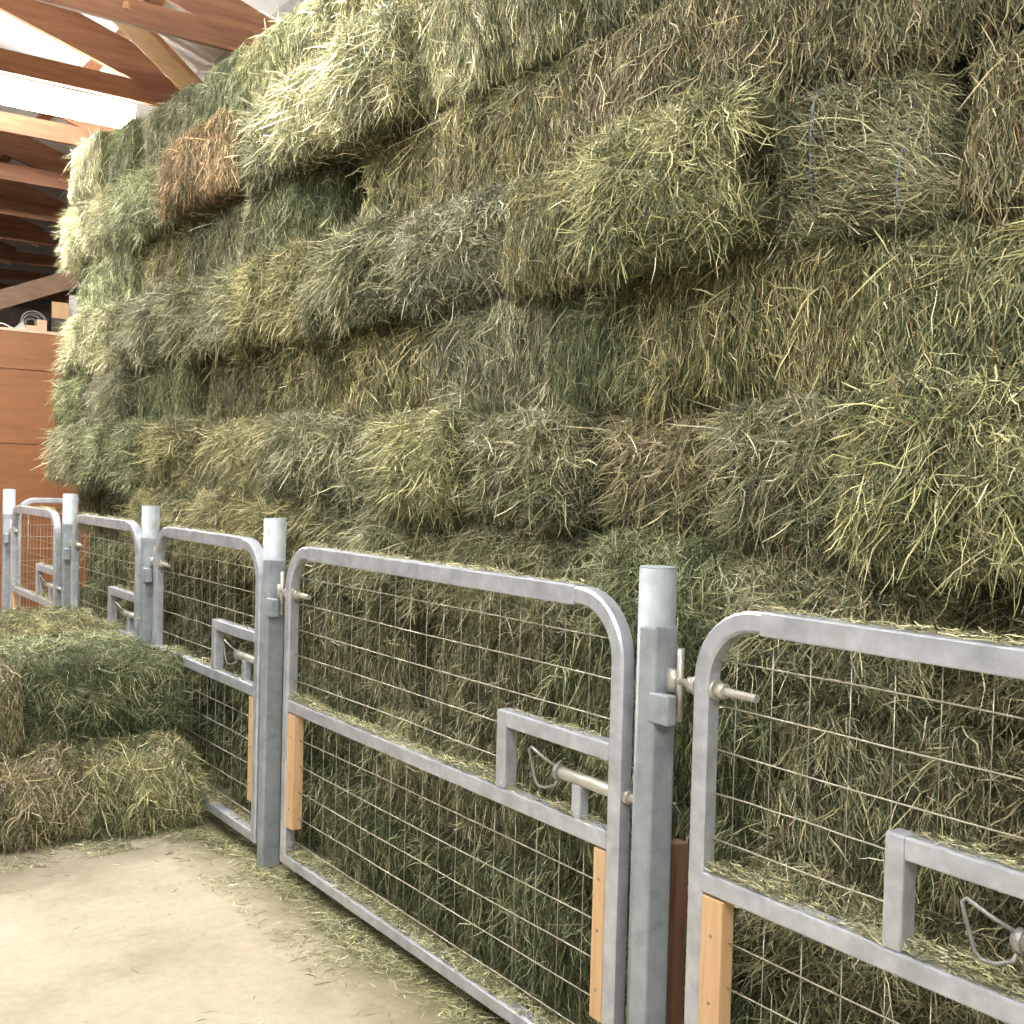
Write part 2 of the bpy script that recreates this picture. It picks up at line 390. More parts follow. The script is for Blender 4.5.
def loose_mesh(kind, B, seed, N):
    """the long stems that stand off the bale and hang from its upper edge"""
    rg = np.random.default_rng(seed * 77 + 1); L = B.h[1] * 2
    k = N; nd = int(k * {'V': 0.25, 'H': 0.2, 'T': 0.45, 'S': 0.62}[kind])
    Vs, Qs, Cs = [], [], []; off = 0
    # hanging from the upper part of the front
    u = np.clip(rg.random(nd) + 0.06 * rg.normal(0, 1, nd), 0.01, 0.99); v = np.clip(rg.beta(3.2, 1.6, nd), 0.05, 1.0)
    p, n = B.surf(0, u, v)
    d = np.stack([-rg.uniform(0.02, 0.9, nd), rg.normal(0, 0.75, nd), -rg.uniform(-0.4, 1.0, nd)], 1)
    d /= np.linalg.norm(d, axis=1, keepdims=True)
    nn = np.tile([-1.0, 0, 0], (nd, 1)) + 0 * n
    l = 0.05 + 0.15 * rg.beta(1.3, 2.6, nd)
    R = np.clip(0.50 + 0.22 * rg.normal(0, 1, nd), 0, 0.95); G = np.clip(1.05 + 0.25 * rg.normal(0, 1, nd), 0.5, 1.7)
    a = ribbons(p, d, nn, l, rg.uniform(0.0013, 0.0032, nd), rg.uniform(0, 0.01, nd), rg.normal(-0.0, 0.012, nd), np.abs(rg.normal(0.01, 0.03, nd)), R, G, rg, seg=5, centre=False)
    Vs.append(a[0]); Qs.append(a[1]); Cs.append(a[2]); off = len(a[0])
    # standing off all over
    for f, m in zip([0, 5, 2, 3], rg.multinomial(k - nd, [0.66, 0.2, 0.07, 0.07])):
        p, n = B.surf(f, rg.random(m), rg.random(m)); up, al = frame_of(n)
        ang = rg.uniform(0, 2 * PI, m) if kind != 'V' else rg.normal(0, 0.6, m) + PI * (rg.random(m) < .5)
        tl = np.abs(rg.normal(0.35, 0.3, m)) * (0.6 if kind in 'VH' else 1)
        d = up * np.cos(ang)[:, None] + al * np.sin(ang)[:, None] + n * tl[:, None]; d /= np.linalg.norm(d, axis=1, keepdims=True)
        l = rg.uniform(0.04, 0.12, m); R = np.clip(0.52 + 0.22 * rg.normal(0, 1, m), 0, 0.95); G = np.clip(1.08 + 0.25 * rg.normal(0, 1, m), 0.5, 1.7)
        a = ribbons(p, d, n, l, rg.uniform(0.0013, 0.0030, m), rg.uniform(-0.004, 0.004, m), rg.normal(0, 0.012, m), np.abs(rg.normal(0.012, 0.02, m)), R, G, rg, seg=5, centre=False)
        Vs.append(a[0]); Qs.append(a[1] + off); Cs.append(a[2]); off += len(a[0])
    # tufts: bunches that slipped out together, mostly along the edges
    for q in range({'V': 7, 'H': 7, 'T': 20, 'S': 26}[kind]):
        m = int(rg.integers(18, 60)); e = rg.random()
        uc = rg.random(); vc = rg.choice([rg.uniform(.75, 1), rg.uniform(0, .3), rg.uniform(.2, .9)])
        if e < .3: uc = rg.choice([rg.uniform(0, .06), rg.uniform(.94, 1)])
        u = np.clip(uc + rg.normal(0, .022, m), 0, 1); v = np.clip(vc + rg.normal(0, .06, m), 0, 1)
        p, n = B.surf(0, u, v); mean = np.array([-rg.uniform(.1, .7), rg.normal(0, .8), -rg.uniform(-.3, .9)])
        d = mean[None] + rg.normal(0, .33, (m, 3)); d /= np.linalg.norm(d, axis=1, keepdims=True)
        R = np.clip(rg.normal(.46, .14) + 0.17 * rg.normal(0, 1, m), 0, 0.95); G = np.clip(1.05 + 0.25 * rg.normal(0, 1, m), 0.5, 1.7)
        a = ribbons(p, d, n, 0.03 + 0.11 * rg.beta(1.5, 2.2, m), rg.uniform(0.0013, 0.0030, m), rg.uniform(-.004, .006, m), rg.normal(0, .014, m), np.abs(rg.normal(.008, .02, m)), R, G, rg, seg=5, centre=False)
        Vs.append(a[0]); Qs.append(a[1] + off); Cs.append(a[2]); off += len(a[0])
    return np_mesh('loose_stems', np.concatenate(Vs), np.concatenate(Qs), [M['hay']], np.concatenate(Cs))

NS = 1.0
PROTO = {}
def proto(kind, L, seed, N):
    me, B = bale_mesh(kind, L, seed, int(N * NS))
    nl = int({'V': 420, 'H': 500, 'T': 1400, 'S': 2100}[kind] * L / 0.9)
    PROTO.setdefault(kind, []).append((L, me, loose_mesh(kind, B, seed, nl), B))
for i in range(4): proto('V', 0.92, 1 + i, 16500)
for i in range(3): proto('T', 0.90, 11 + i, 16500)
for i in range(3): proto('S', 0.92, 21 + i, 16500)
proto('H', 0.90, 31, 16500)
proto('V', 0.50, 41, 9500); proto('T', 0.50, 42, 9500); proto('S', 0.52, 43, 9500); proto('H', 0.48, 44, 9500)

TINT = {
    'olive': (0.98, 0.98, 0.96), 'green': (0.86, 0.95, 0.84), 'dkgreen': (0.74, 0.82, 0.73), 'pale': (1.40, 1.37, 1.36),  # pale: light straw, raised further to put lamp overexposure into the colour
    'straw': (1.16, 1.10, 0.99), 'yellow': (1.10, 1.04, 0.87), 'brown': (0.98, 0.90, 0.86), 'rust': (1.12, 0.84, 0.76),
    'grey': (1.0, 1.0, 1.07), 'bright': (1.13, 1.13, 0.99), 'palegreen': (1.10, 1.20, 1.10), 'dark': (0.78, 0.75, 0.72),
}
WORD = {'olive': 'olive', 'green': 'green', 'dkgreen': 'dark green', 'pale': 'brightened pale straw', 'straw': 'straw-coloured', 'yellow': 'yellowish',
        'brown': 'brownish', 'rust': 'rusty brown', 'grey': 'grey-green', 'bright': 'bright yellow-green', 'palegreen': 'pale green', 'dark': 'dark olive'}
LOOK = {'V': 'straight-stemmed', 'T': 'tangled', 'S': 'shaggy drooping', 'H': 'slant-stemmed'}
ORD = ['bottom', 'second', 'third', 'fourth', 'fifth', 'sixth', 'seventh', 'eighth', 'ninth', 'top']
NTH = ['first', 'second', 'third', 'fourth', 'fifth', 'sixth', 'seventh', 'eighth', 'ninth', 'tenth', 'eleventh', 'twelfth']

used = {}
def put_bale(kind, L, loc, rz, tint, label, group, twine=(), flip=None, sz=1.0, rx=0.0):
    cand = [p for p in PROTO[kind] if abs(p[0] - L) == min(abs(q[0] - L) for q in PROTO[kind])]
    k = used.get((kind, cand[0][0]), 0); used[(kind, cand[0][0])] = k + 1
    P = cand[k % len(cand)]
    o = bpy.data.objects.new('hay_bale', P[1]); COL.objects.link(o)
    o.location = loc; o.rotation_euler = (rx, 0, rz)
    sy = L / P[0]
    flip = (random.random() < 0.5) if flip is None else flip
    o.scale = (1.0, -sy if flip else sy, sz)
    c = TINT[tint]; j = random.uniform(0.93, 1.07); o.color = (c[0] * j, c[1] * j, c[2] * j, 1)
    tag(o, label, 'hay bale', group)
    s = bpy.data.objects.new('loose_stems', P[2]); COL.objects.link(s); s.parent = o; s.color = o.color; s['kind'] = 'stuff'
    for ty in twine:
        tb = MB(); pts = []
        uu = min(max((ty / sy * (-1 if flip else 1) + P[0] / 2) / P[0], 0.02), 0.98)
        for v in np.linspace(0.0, 1.0, 14):
            p, n = P[3].surf(0, np.array([uu + 0.006 * math.sin(v * 9)]), np.array([v])); q = p[0] + n[0] * 0.012; pts.append(tuple(q))
        tb.tube(pts, 0.0020, 6)
        t = tb.build('baling_twine', M['twine'], o); t['label'] = 'blue twine strand pulled round the bale'
    return o

# (y0, y1, kind, tint, protrusion) for every course, near to far; the wall of hay runs along +y
FX = 2.085
def zs(y): return 1 + 0.008 * (y - 3)
ROWS = {
    0: [(.45, 1.35, 'V', 'dark', .07), (1.36, 2.28, 'V', 'dkgreen', .06), (2.30, 3.22, 'V', 'dkgreen', .07), (3.24, 4.12, 'V', 'green', .06), (4.14, 5.05, 'V', 'dkgreen', .05), (5.07, 6.0, 'V', 'green', 0), (6.02, 6.95, 'V', 'olive', 0), (6.97, 7.9, 'V', 'olive', 0)],
    1: [(.60, 1.22, 'V', 'dark', .05), (1.24, 1.80, 'T', 'olive', .03), (1.82, 2.74, 'V', 'dkgreen', .04), (2.76, 3.66, 'V', 'olive', .04), (3.70, 4.60, 'V', 'green', .04), (4.62, 5.5, 'V', 'dkgreen', 0), (5.52, 6.4, 'V', 'olive', 0), (6.42, 7.3, 'V', 'green', 0), (7.32, 8.1, 'V', 'olive', 0)],
    2: [(.50, 1.20, 'T', 'brown', .01), (1.22, 1.74, 'V', 'olive', .02), (1.78, 2.62, 'V', 'green', 0), (2.64, 3.34, 'V', 'olive', 0), (3.42, 4.24, 'V', 'olive', .02), (4.27, 5.1, 'V', 'yellow', 0), (5.13, 6.0, 'V', 'olive', .01), (6.02, 6.9, 'V', 'straw', 0), (6.93, 7.9, 'V', 'green', 0)],
    3: [(.60, 1.36, 'T', 'dark', -.04), (1.38, 1.92, 'T', 'olive', -.01), (1.94, 2.46, 'T', 'dkgreen', 0), (2.50, 3.34, 'T', 'olive', .01), (3.37, 4.22, 'S', 'olive', .03), (4.24, 5.15, 'S', 'yellow', .08), (5.17, 6.05, 'S', 'straw', .09), (6.08, 6.46, 'T', 'yellow', .08), (6.52, 7.4, 'V', 'brown', -.08), (7.42, 8.35, 'V', 'brown', -.08)],
    4: [(.72, 1.46, 'S', 'bright', .13), (1.48, 1.94, 'T', 'olive', .05), (1.96, 2.46, 'T', 'brown', -.03), (2.48, 3.08, 'T', 'olive', .04), (3.10, 3.64, 'S', 'bright', .09), (3.66, 4.70, 'S', 'olive', .05), (4.72, 5.60, 'T', 'straw', .03), (5.62, 6.50, 'T', 'yellow', .05), (6.54, 7.52, 'S', 'green', .09), (7.54, 8.55, 'S', 'olive', .09)],
    5: [(.90, 1.56, 'V', 'bright', .02), (1.58, 2.30, 'V', 'yellow', .02), (2.32, 2.66, 'V', 'dkgreen', 0), (2.68, 3.38, 'V', 'grey', .01), (3.40, 4.06, 'V', 'yellow', -.04), (4.14, 4.94, 'V', 'yellow', -.05), (5.05, 5.74, 'V', 'brown', -.07), (5.90, 6.86, 'V', 'green', -.03), (7.0, 7.72, 'T', 'grey', .03), (7.74, 8.50, 'T', 'green', .04)],
    6: [(.80, 1.30, 'V', 'brown', .02), (1.36, 1.79, 'H', 'olive', .03), (1.80, 2.36, 'T', 'bright', .17), (2.38, 2.84, 'V', 'straw', .07), (2.90, 3.56, 'T', 'grey', .05), (3.58, 4.36, 'S', 'olive', .06), (4.38, 5.10, 'S', 'yellow', .06), (5.12, 6.06, 'S', 'olive', .04), (6.08, 7.10, 'S', 'grey', .05), (7.12, 8.25, 'S', 'pale', .06)],
    7: [(1.0, 1.58, 'V', 'brown', .03), (1.62, 2.62, 'V', 'brown', .02), (2.65, 3.48, 'V', 'straw', 0), (3.50, 4.02, 'V', 'yellow', -.05), (4.26, 5.02, 'V', 'green', -.03), (5.04, 5.96, 'V', 'olive', -.03), (6.00, 6.84, 'V', 'yellow', -.05), (6.90, 8.10, 'V', 'palegreen', .03)],
    8: [(1.70, 2.56, 'V', 'olive', .03), (2.64, 3.46, 'V', 'pale', .03), (3.48, 4.50, 'S', 'pale', .12), (4.52, 5.06, 'S', 'olive', .05), (5.10, 6.02, 'V', 'rust', .14), (6.06, 7.08, 'S', 'palegreen', .06), (7.10, 8.08, 'S', 'pale', .08)],
    9: [(2.60, 3.46, 'V', 'grey', .02), (3.48, 4.34, 'V', 'straw', .04), (4.36, 5.20, 'V', 'bright', 0), (5.22, 5.92, 'V', 'dkgreen', 0), (5.96, 6.80, 'V', 'olive', 0), (6.86, 7.25, 'V', 'green', .05), (7.27, 7.84, 'V', 'pale', .14)],
}
for r, row in ROWS.items():
    n = len(row)
    for i, (y0, y1, kind, tint, pr) in enumerate(row):
        ym = (y0 + y1) / 2; L = y1 - y0
        j = n - 1 - i
        place = 'at the far end' if j == 0 else (NTH[j] + ' from the far end')
        course = {0: 'bottom course', 9: 'top course'}.get(r, ORD[r] + ' course up')
        label = f'{WORD[tint]} {LOOK[kind]} hay bale, {course}, {place}'
        tw = ()
        if (r, i) == (6, 1): tw = (-0.14, 0.10)
        if (r, i) == (6, 2): tw = (-0.02,)
        put_bale(kind, L + .012, (FX + 0.23 - pr + random.uniform(-.012, .012), ym, 0.36 * r * zs(ym)), random.uniform(-.03, .03), tint, label, 'bales in the tall hay wall', tw, sz=zs(ym) * random.uniform(.99, 1.03), rx=random.uniform(-.02, .02),
                 flip=False if tw else None)

# the low pile across the aisle end, bales lying across or along the aisle
for lay, (x, y, L, rz, kind, tint, z, label) in enumerate([
    (1.505, 4.98, .45, PI / 2, 'S', 'bright', 0, 'olive-yellow hay bale on the floor, end of the low pile beside the gate'),
    (1.045, 5.04, .46, PI / 2, 'S', 'brown', 0, 'brownish ragged hay bale on the floor at the front of the low pile'),
    (1.44, 5.30, .72, PI / 2, 'T', 'dkgreen', .36, 'dark green flat-faced hay bale on the second layer of the low pile'),
    (0.86, 5.18, .40, PI / 2, 'V', 'brown', .36, 'brown-ended hay bale jutting out on the second layer of the low pile'),
    (1.40, 5.76, .70, PI / 2, 'T', 'palegreen', .36, 'pale green hay bale behind the dark green one on the low pile'),
    (1.42, 6.22, .74, PI / 2, 'T', 'yellow', .37, 'yellowish hay bale third back along the top of the low pile'),
    (1.40, 6.68, .72, PI / 2, 'T', 'bright', .38, 'pale yellow-green hay bale at the back of the low pile'),
    (1.43, 5.46, .80, PI / 2, 'V', 'olive', 0, 'olive hay bale on the floor under the dark green one of the pile'),
    (1.43, 5.93, .80, PI / 2, 'V', 'olive', 0, 'olive hay bale on the floor, third row back in the low pile'),
    (1.43, 6.40, .80, PI / 2, 'V', 'olive', 0, 'olive hay bale on the floor, last row of the low pile'),
]):
    put_bale(kind, L, (x, y, z), rz, tint, label, 'bales of the low pile in the aisle')

# ------------------------------------------------------------------ loose hay (uncountable)
def litter(name, areas, label, seed, parent=None):
    """areas: (x0,x1,y0,y1,z,count,height,lenmin,lenmax)"""
    rg = np.random.default_rng(seed); Vs, Qs, Cs = [], [], []; off = 0
    for (x0, x1, y0, y1, z, k, hh, l0, l1) in areas:
        x = rg.uniform(x0, x1, k); y = rg.uniform(y0, y1, k)
        cl = vnoise(np.stack([x * 6, y * 5, x * 0], -1), seed); keep = rg.random(k) < np.clip(0.55 + cl * 0.9, 0.08, 1)
        x, y, cl = x[keep], y[keep], cl[keep]; m = len(x)
        zz = z + 0.002 + rg.beta(1, 2.2, m) * hh * np.clip(0.5 + cl, 0.15, 1.3)
        p = np.stack([x, y, zz], 1); a = rg.uniform(0, 2 * PI, m); ti = rg.normal(0.0, 0.18, m) * min(1, hh / 0.02)
        d = np.stack([np.cos(a), np.sin(a), ti], 1); d /= np.linalg.norm(d, axis=1, keepdims=True)
        n = np.tile([0, 0, 1.0], (m, 1)); l = rg.uniform(l0, l1, m)
        if x1 - x0 < 0.06: d[:, 0] *= 0.35
        R = np.clip(0.55 + 0.2 * rg.normal(0, 1, m), 0, 0.95); G = np.clip(1.0 + 0.25 * rg.normal(0, 1, m), 0.5, 1.6)
        v, q, c = ribbons(p, d, n, l, rg.uniform(0.0012, 0.003, m), np.zeros(m), rg.normal(0, 0.003, m), rg.normal(0, 0.002, m), R, G, rg, seg=4)
        v[:, 2] = np.maximum(v[:, 2], z + 0.001)
        Vs.append(v); Qs.append(q + off); Cs.append(c); off += len(v)
    o = link(name, np_mesh(name, np.concatenate(Vs), np.concatenate(Qs), [M['hay']], np.concatenate(Cs)), parent)
    o.color = (1, 1, 0.95, 1)
    return o

# ------------------------------------------------------------------ gates and posts
GX0, GX1 = 1.79, 1.835          # gate tube, aisle side and hay side
PX = 1.815
T = 0.0225
def arc(cy, cz, r, a0, a1, n=9):
    return [(cy + r * math.cos(a0 + (a1 - a0) * i / n), cz + r * math.sin(a0 + (a1 - a0) * i / n)) for i in range(n + 1)]

def make_gate(y0, y1, label, cleats, seed):
    root = empty('livestock_gate', (PX, y0, 0.0)); W = y1 - y0; ox = -PX
    tag(root, label, 'gate', 'steel gates along the hay')
    zb, zt = 0.065, 1.30; R = 0.15; h = T
    a0, a1 = h, W - h
    path = [(a0, zb + h), (a1, zb + h)] + arc(a1 - R, zt - h - R, R, 0, PI / 2) + arc(a0 + R, zt - h - R, R, PI / 2, PI)
    MB().sweep_yz(path, GX0 + ox, GX1 + ox, h, 0.006).build('gate_frame', M['galv'], root)
    # sleeve over the straight part of the top
    MB().box((GX0 + ox - 0.003, a0 + R + 0.02, zt - 2 * h - 0.004), (GX1 + ox + 0.003, a1 - R - 0.02, zt + 0.003), 0.004).build('top_rail', M['galv'], root)
    zm = 0.705
    MB().box((GX0 + ox, 2 * h - .001, zm - 0.045), (GX1 + ox, W - 2 * h + .001, zm), 0.005).build('middle_rail', M['galv'], root)
    # latch opening: upright and short bar
    g = MB(); bx = 0.52; zt2 = 0.925
    g.box((GX0 + ox, bx - 0.042, zm), (GX1 + ox, bx, zt2), 0.005)
    g.box((GX0 + ox, 2 * h - .001, zt2 - 0.045), (GX1 + ox, bx - 0.042, zt2), 0.005)
    g.build('latch_guard', M['galv'], root)
    # latch bolt
    lx = (GX0 + GX1) / 2 + ox; lz = 0.802
    lb = MB(); lb.tube([(lx, 0.255, lz), (lx, 2 * h - 0.002, lz)], 0.0165, 16)
    lb.tube([(lx, 0.275, lz), (lx, 0.255, lz)], 0.0105, 12)
    lb.tube([(lx, -0.004, lz), (lx, -0.018, lz)], 0.017, 14)
    lb.tube([(lx, 0.0, lz), (lx, -0.072 if y0 < 5 else -0.12, lz)], 0.011, 12)
    lat = lb.build('latch_bolt', M['bolt'], root)
    hp = [(lx - .004, 0.262, lz + .012), (lx - .02, 0.30, lz + 0.030), (lx - .03, 0.345, lz + 0.052), (lx - .032, 0.352, lz + 0.046), (lx - .030, 0.346, lz + 0.02), (lx - .028, 0.328, lz - 0.035), (lx - .026, 0.315, lz - 0.047), (lx - .022, 0.29, lz - 0.046), (lx - .008, 0.268, lz - 0.036), (lx - .004, 0.262, lz - 0.018)]
    hd = MB().tube(hp, 0.0042, 8); hd.tube([(lx, 0.252, lz), (lx, 0.266, lz)], 0.022, 14); hd.build('latch_handle', M['dark_steel'], lat)
    MB().box((lx - 0.015, 0.155, zm - .001), (lx + 0.015, 0.19, lz - 0.012), 0.003).build('latch_bracket', M['galv'], root)
    # hinge bolt
    hb = MB(); hz = 1.112
    hb.tube([(lx, W + 0.075, hz), (lx, W - 0.17, hz)], 0.0095, 12)
    for a, b_, rr in ((W + 0.030, W + 0.012, .019), (W + .010, W + .001, .023), (W - 0.047, W - 0.056, .023), (W - .058, W - .080, .018)):
        hb.tube([(lx, a, hz), (lx, b_, hz)], rr, 6 if rr < .02 else 16)
    hb.tube([(lx, W + 0.085, hz - 0.026), (lx, W + 0.085, hz + 0.026)], 0.0155, 14)
    hb.build('hinge_bolt', M['bolt'], root)
    # wire panel: lines on a hand-width grid
    mx = GX0 + ox + 0.030; k = 0; rgl = random.Random(seed)
    for nm, z0, z1 in (('wire_mesh', zm - 0.01, zt - 2 * h + .01), ('wire_mesh', zb + h, zm - 0.03)):
        w = MB()
        zz = z0 + (0.085 if nm and z0 > 0.5 else 0.075)
        while zz < z1 - 0.02:
            pts = []
            y = 2 * h - .01
            near = bx - 0.02 if (zz < zt2 - 0.01 and z0 > 0.5) else y
            sg = rgl.uniform(-.004, .004)
            for i in range(9):
                yy = near + (W - 2 * h + .01 - near) * i / 8; pts.append((mx - 0.004, yy, zz + sg * math.sin(i / 8 * PI) + rgl.uniform(-.001, .001)))
            w.tube(pts, 0.0019, 6); zz += 0.0995
        yy = W - 2 * h - 0.06
        while yy > 2 * h + 0.01:
            zlo = zt2 - 0.01 if (yy < bx - 0.03 and z0 > 0.5) else z0
            w.tube([(mx, yy, zlo), (mx + rgl.uniform(-.002, .002), yy + rgl.uniform(-.002, .002), (zlo + z1) / 2), (mx, yy, z1)], 0.0011, 6); yy -= 0.0995
        w.build(nm, M['wire'], root)
    if 'far' in cleats:
        c = MB().box((GX0 + ox + .002, W - 2 * h - 0.062, 0.215), (GX1 + ox - .002, W - 2 * h - .001, 0.655), 0.003).build('wooden_cleat', M['cleat'], root); screws(c, GX0 + ox + .002, W - 2 * h - .032, (0.29, 0.42, 0.57))
    if 'near' in cleats:
        c = MB().box((GX0 + ox + .002, 2 * h + .001, 0.225), (GX1 + ox - .002, 2 * h + 0.045, 0.655), 0.003).build('wooden_cleat', M['cleat'], root); screws(c, GX0 + ox + .002, 2 * h + .022, (0.30, 0.45, 0.58))
    return root

def screws(par, x, y, zs_):
    for z in zs_:
        MB().tube([(x + .001, y, z), (x - 0.0018, y, z)], 0.0045, 8).build('screw', M['dark_steel'], par)

G = [
    (0.73, 1.762, 'wire-mesh steel gate nearest the camera, cut off by the frame, wooden strip beside its post', ('far',), 1),
    (2.000, 3.957, 'long galvanised wire-mesh gate between the two tall front posts, two wooden strips below', ('far', 'near'), 2),
    (4.200, 5.530, 'galvanised wire-mesh gate with its lower half beside the low hay pile', ('near',), 3),
    (5.790, 7.110, 'galvanised wire-mesh gate rising behind the top bales of the low pile', (), 4),
    (7.500, 8.820, 'last galvanised wire-mesh gate of the row, brown board wall showing through it', ('far',), 5),
]
G[0] = (G[0][0], G[0][1], 'galvanised wire-mesh gate cut off at the picture edge, wooden strip below its hinge bolt', G[0][3], 1)
for g in G:
    y0, y1 = g[0], g[1]
    make_gate(y0, y1, g[2], g[3], g[4])
    W = y1 - y0
    dens = 1.0 if y0 < 4 else 0.6
    o = litter('hay_litter', [
        (GX0 + .001, GX1 + .015, y0 + .05, y1 - .05, .7055, int(2600 * W * dens), .034, .01, .06),
        (GX0 + .004, GX1, y0 + .05, y0 + .47, .9255, int(1100 * .42 * dens), .016, .01, .045),
        (GX0 + .002, GX1 + .01, y0 + .17, y1 - .17, 1.3035, int(700 * W * dens), .014, .01, .06),
        (GX0 + .002, GX1 + .02, y0 + .05, y1 - .05, .1105, int(3400 * W * dens), .026, .01, .045)],
        {1: 'chaff and short hay stems lying on the rails of the gate at the picture edge',
         2: 'chaff and short hay stems lying on the rails of the long gate',
         3: 'chaff lying on the rails of the gate beside the low pile',
         4: 'chaff lying on the rails of the gate behind the low pile',
         5: 'chaff lying on the rails of the last gate of the row'}[g[4]], 60 + g[4])
    tag(o, {1: 'chaff and short stems on the rails of the gate cut off by the picture edge',
            2: 'chaff and short stems lying on the rails of the long gate',
            3: 'chaff lying on the rails of the gate beside the low pile',
            4: 'chaff lying on the rails of the gate behind the low pile',
            5: 'chaff lying on the rails of the last gate of the row'}[g[4]], 'loose hay', None, 'stuff')

def make_post(y, top, label, bracket=True, sleeve=True):
    root = empty('gate_post', (PX, y, 0)); tag(root, label, 'post', 'steel posts between the gates')
    pb = MB(); pb.tube([(0, 0, 0), (0, 0, top - .003)], 0.0445, 32); pb.tube([(0, 0, top - .003), (0, 0, top)], [0.0445, 0.0425], 32)
    pb.build('post_tube', M['post'], root)
    if sleeve:
        MB().box((-0.0455, -0.0445, 0.0), (0.030, 0.012, 1.235), 0.007).build('latch_channel', M['post'], root)
    if bracket:
        MB().box((-0.048, -0.094, 1.012), (-.018, -0.030, 1.082), 0.004).build('hinge_plate', M['post'], root)
        p = MB(); p.tube([(-0.003, -0.086, 1.02), (-0.003, -0.086, 1.188)], 0.0085, 12); p.build('hinge_pin', M['bolt'], root)
    return root
make_post(1.910, 1.372, 'thick steel gate post with rust streaks, between the long gate and the cut-off gate')
make_post(4.115, 1.395, 'steel gate post with its bare foot on the concrete, between two gates')
make_post(5.660, 1.395, 'steel gate post rising just behind the dark green pile bale')
make_post(7.235, 1.420, 'steel gate post where the tall hay wall ends, second post from the brown wall')
make_post(9.000, 1.415, 'last steel gate post of the row, in front of the brown board wall')

# side gate of the far pen, set across
def far_gate():
    root = empty('pen_panel', (2.06, 9.95, 0)); tag(root, 'steel pen panel set across the far stall, seen through the last gate', 'gate')
    W, zt, h, R = 1.0, 1.33, .0225, .13
    m = MB(); path = [(h, .09), (W - h, .09)] + arc(W - h - R, zt - h - R, R, 0, PI / 2) + arc(h + R, zt - h - R, R, PI / 2, PI)
    m.sweep_yz(path, -.0225, .0225, h, .006); f = m.build('gate_frame', M['galv'], root)
    f.rotation_euler = (0, 0, -PI / 2)
    w = MB(); z = .2
    while z < 1.26: w.tube([(.03, .0, z), (W - .03, .0, z)], .0022, 6); z += .1
    x = .1
    while x < W - .05: w.tube([(x, .004, .11), (x, .004, 1.29)], .0018, 6); x += .1
    w.build('wire_mesh', M['wire'], root)
far_gate()

# an old reddish upright standing behind the thick post
o = MB().box((1.885, 1.89, 0.0), (1.925, 1.93, 0.70), .003).build('wooden_stake', M['cleat_old'])
tag(o, 'old reddish-brown wooden stake in the gap between rust-streaked post and cut-off gate', 'stake')

# floor litter
fl = litter('hay_litter', [
    (1.70, 2.10, .6, 4.6, 0, 42000, .034, .01, .07), (1.52, 1.80, .6, 4.5, 0, 5500, .010, .008, .06), (0.5, 1.6, 1.8, 4.7, 0, 350, .004, .01, .06),
    (0.78, 1.78, 4.55, 4.86, 0, 4500, .018, .01, .08), (1.70, 1.86, 4.4, 5.3, 0, 2500, .02, .01, .07)],
    '', 90)
tag(fl, 'trodden loose hay and chaff strewn on the concrete along the foot of the gates', 'loose hay', None, 'stuff')

# ------------------------------------------------------------------ the barn
st = lambda o: tag(o, kind='structure')
st(MB().box((-9, -6, -.1), (5.4, 20, 0)).build('floor', M['concrete']))
st(MB().box((5.05, -6, 0), (5.15, 20, 4.6)).build('wall_right', M['wall']))
st(MB().box((-9, 19, 0), (5.05, 19.1, 8.6)).build('wall_far', M['wall']))
# roof lining, falling towards the eave on the hay side
SL = 0.30; XE, ZE = 3.15, 4.32
def roof_z(x): return ZE + (XE - x) * SL
rb = MB(); rb.beam((2.9, 7, roof_z(2.9) + .16), (-9, 7, roof_z(-9) + .16), 26, .03)
rb.beam((5.2, 7, 4.42), (2.9, 7, roof_z(2.9) + .16), 26, .03)
st(rb.build('ceiling', M['roof']))

def make_truss(y, label):
    root = empty('roof_truss', (0, y, 0)); tag(root, label, 'truss', 'timber roof trusses')
    zc = 4.195
    MB().box((-8.8, -.019, 4.125), (4.98, .019, 4.27), .003).build('bottom_chord', M['truss'], root)
    MB().beam((-8.8, .04, roof_z(-8.8) - .16), (3.0, .04, roof_z(3.0) - .16), .038, .24, .003).build('top_chord', M['truss'], root)
    for a, b_ in ((1.15, 0.35), (-.5, 0.35), (-.5, -1.6), (-2.6, -1.6)):
        MB().beam((a, .0, zc), (b_, .0, roof_z(b_) - .05), .036, .09, .003).build('web', M['truss'], root)
    return root
tl = ['above the straw-coloured top bales of the hay wall', 'just in front of the glowing strip light', 'just beyond the glowing strip light', 'second beyond the strip light', 'third beyond the strip light',
      'fourth beyond the strip light', 'fifth beyond the strip light', 'sixth beyond the strip light', 'seventh beyond the strip light']
for y, l in zip((6.5, 7.8, 9.15, 10.65, 12.1, 13.4, 14.8, 16.2, 17.5), tl):
    make_truss(y, 'reddish timber roof truss, ' + l)
for k, x in enumerate((2.35, 1.6, .8, 0.0)):
    z = roof_z(x) + .12
    o = MB().beam((x, -4, z), (x, 19, z), .09, .038, .002).build('roof_purlin', M['truss'])
    tag(o, ['reddish roof purlin lowest down, along the eave above the hay', 'second reddish roof purlin up from the eave', 'third reddish roof purlin up from the eave', 'fourth reddish roof purlin up from the eave'][k], 'purlin', 'roof purlins')
b1 = MB().beam((1.83, 6.52, 4.22), (2.68, 7.36, 4.09), .17, .04, .003).build('diagonal_brace', M['brace'])
tag(b1, 'pale orange diagonal timber brace between the roof trusses, one knot showing', 'brace')

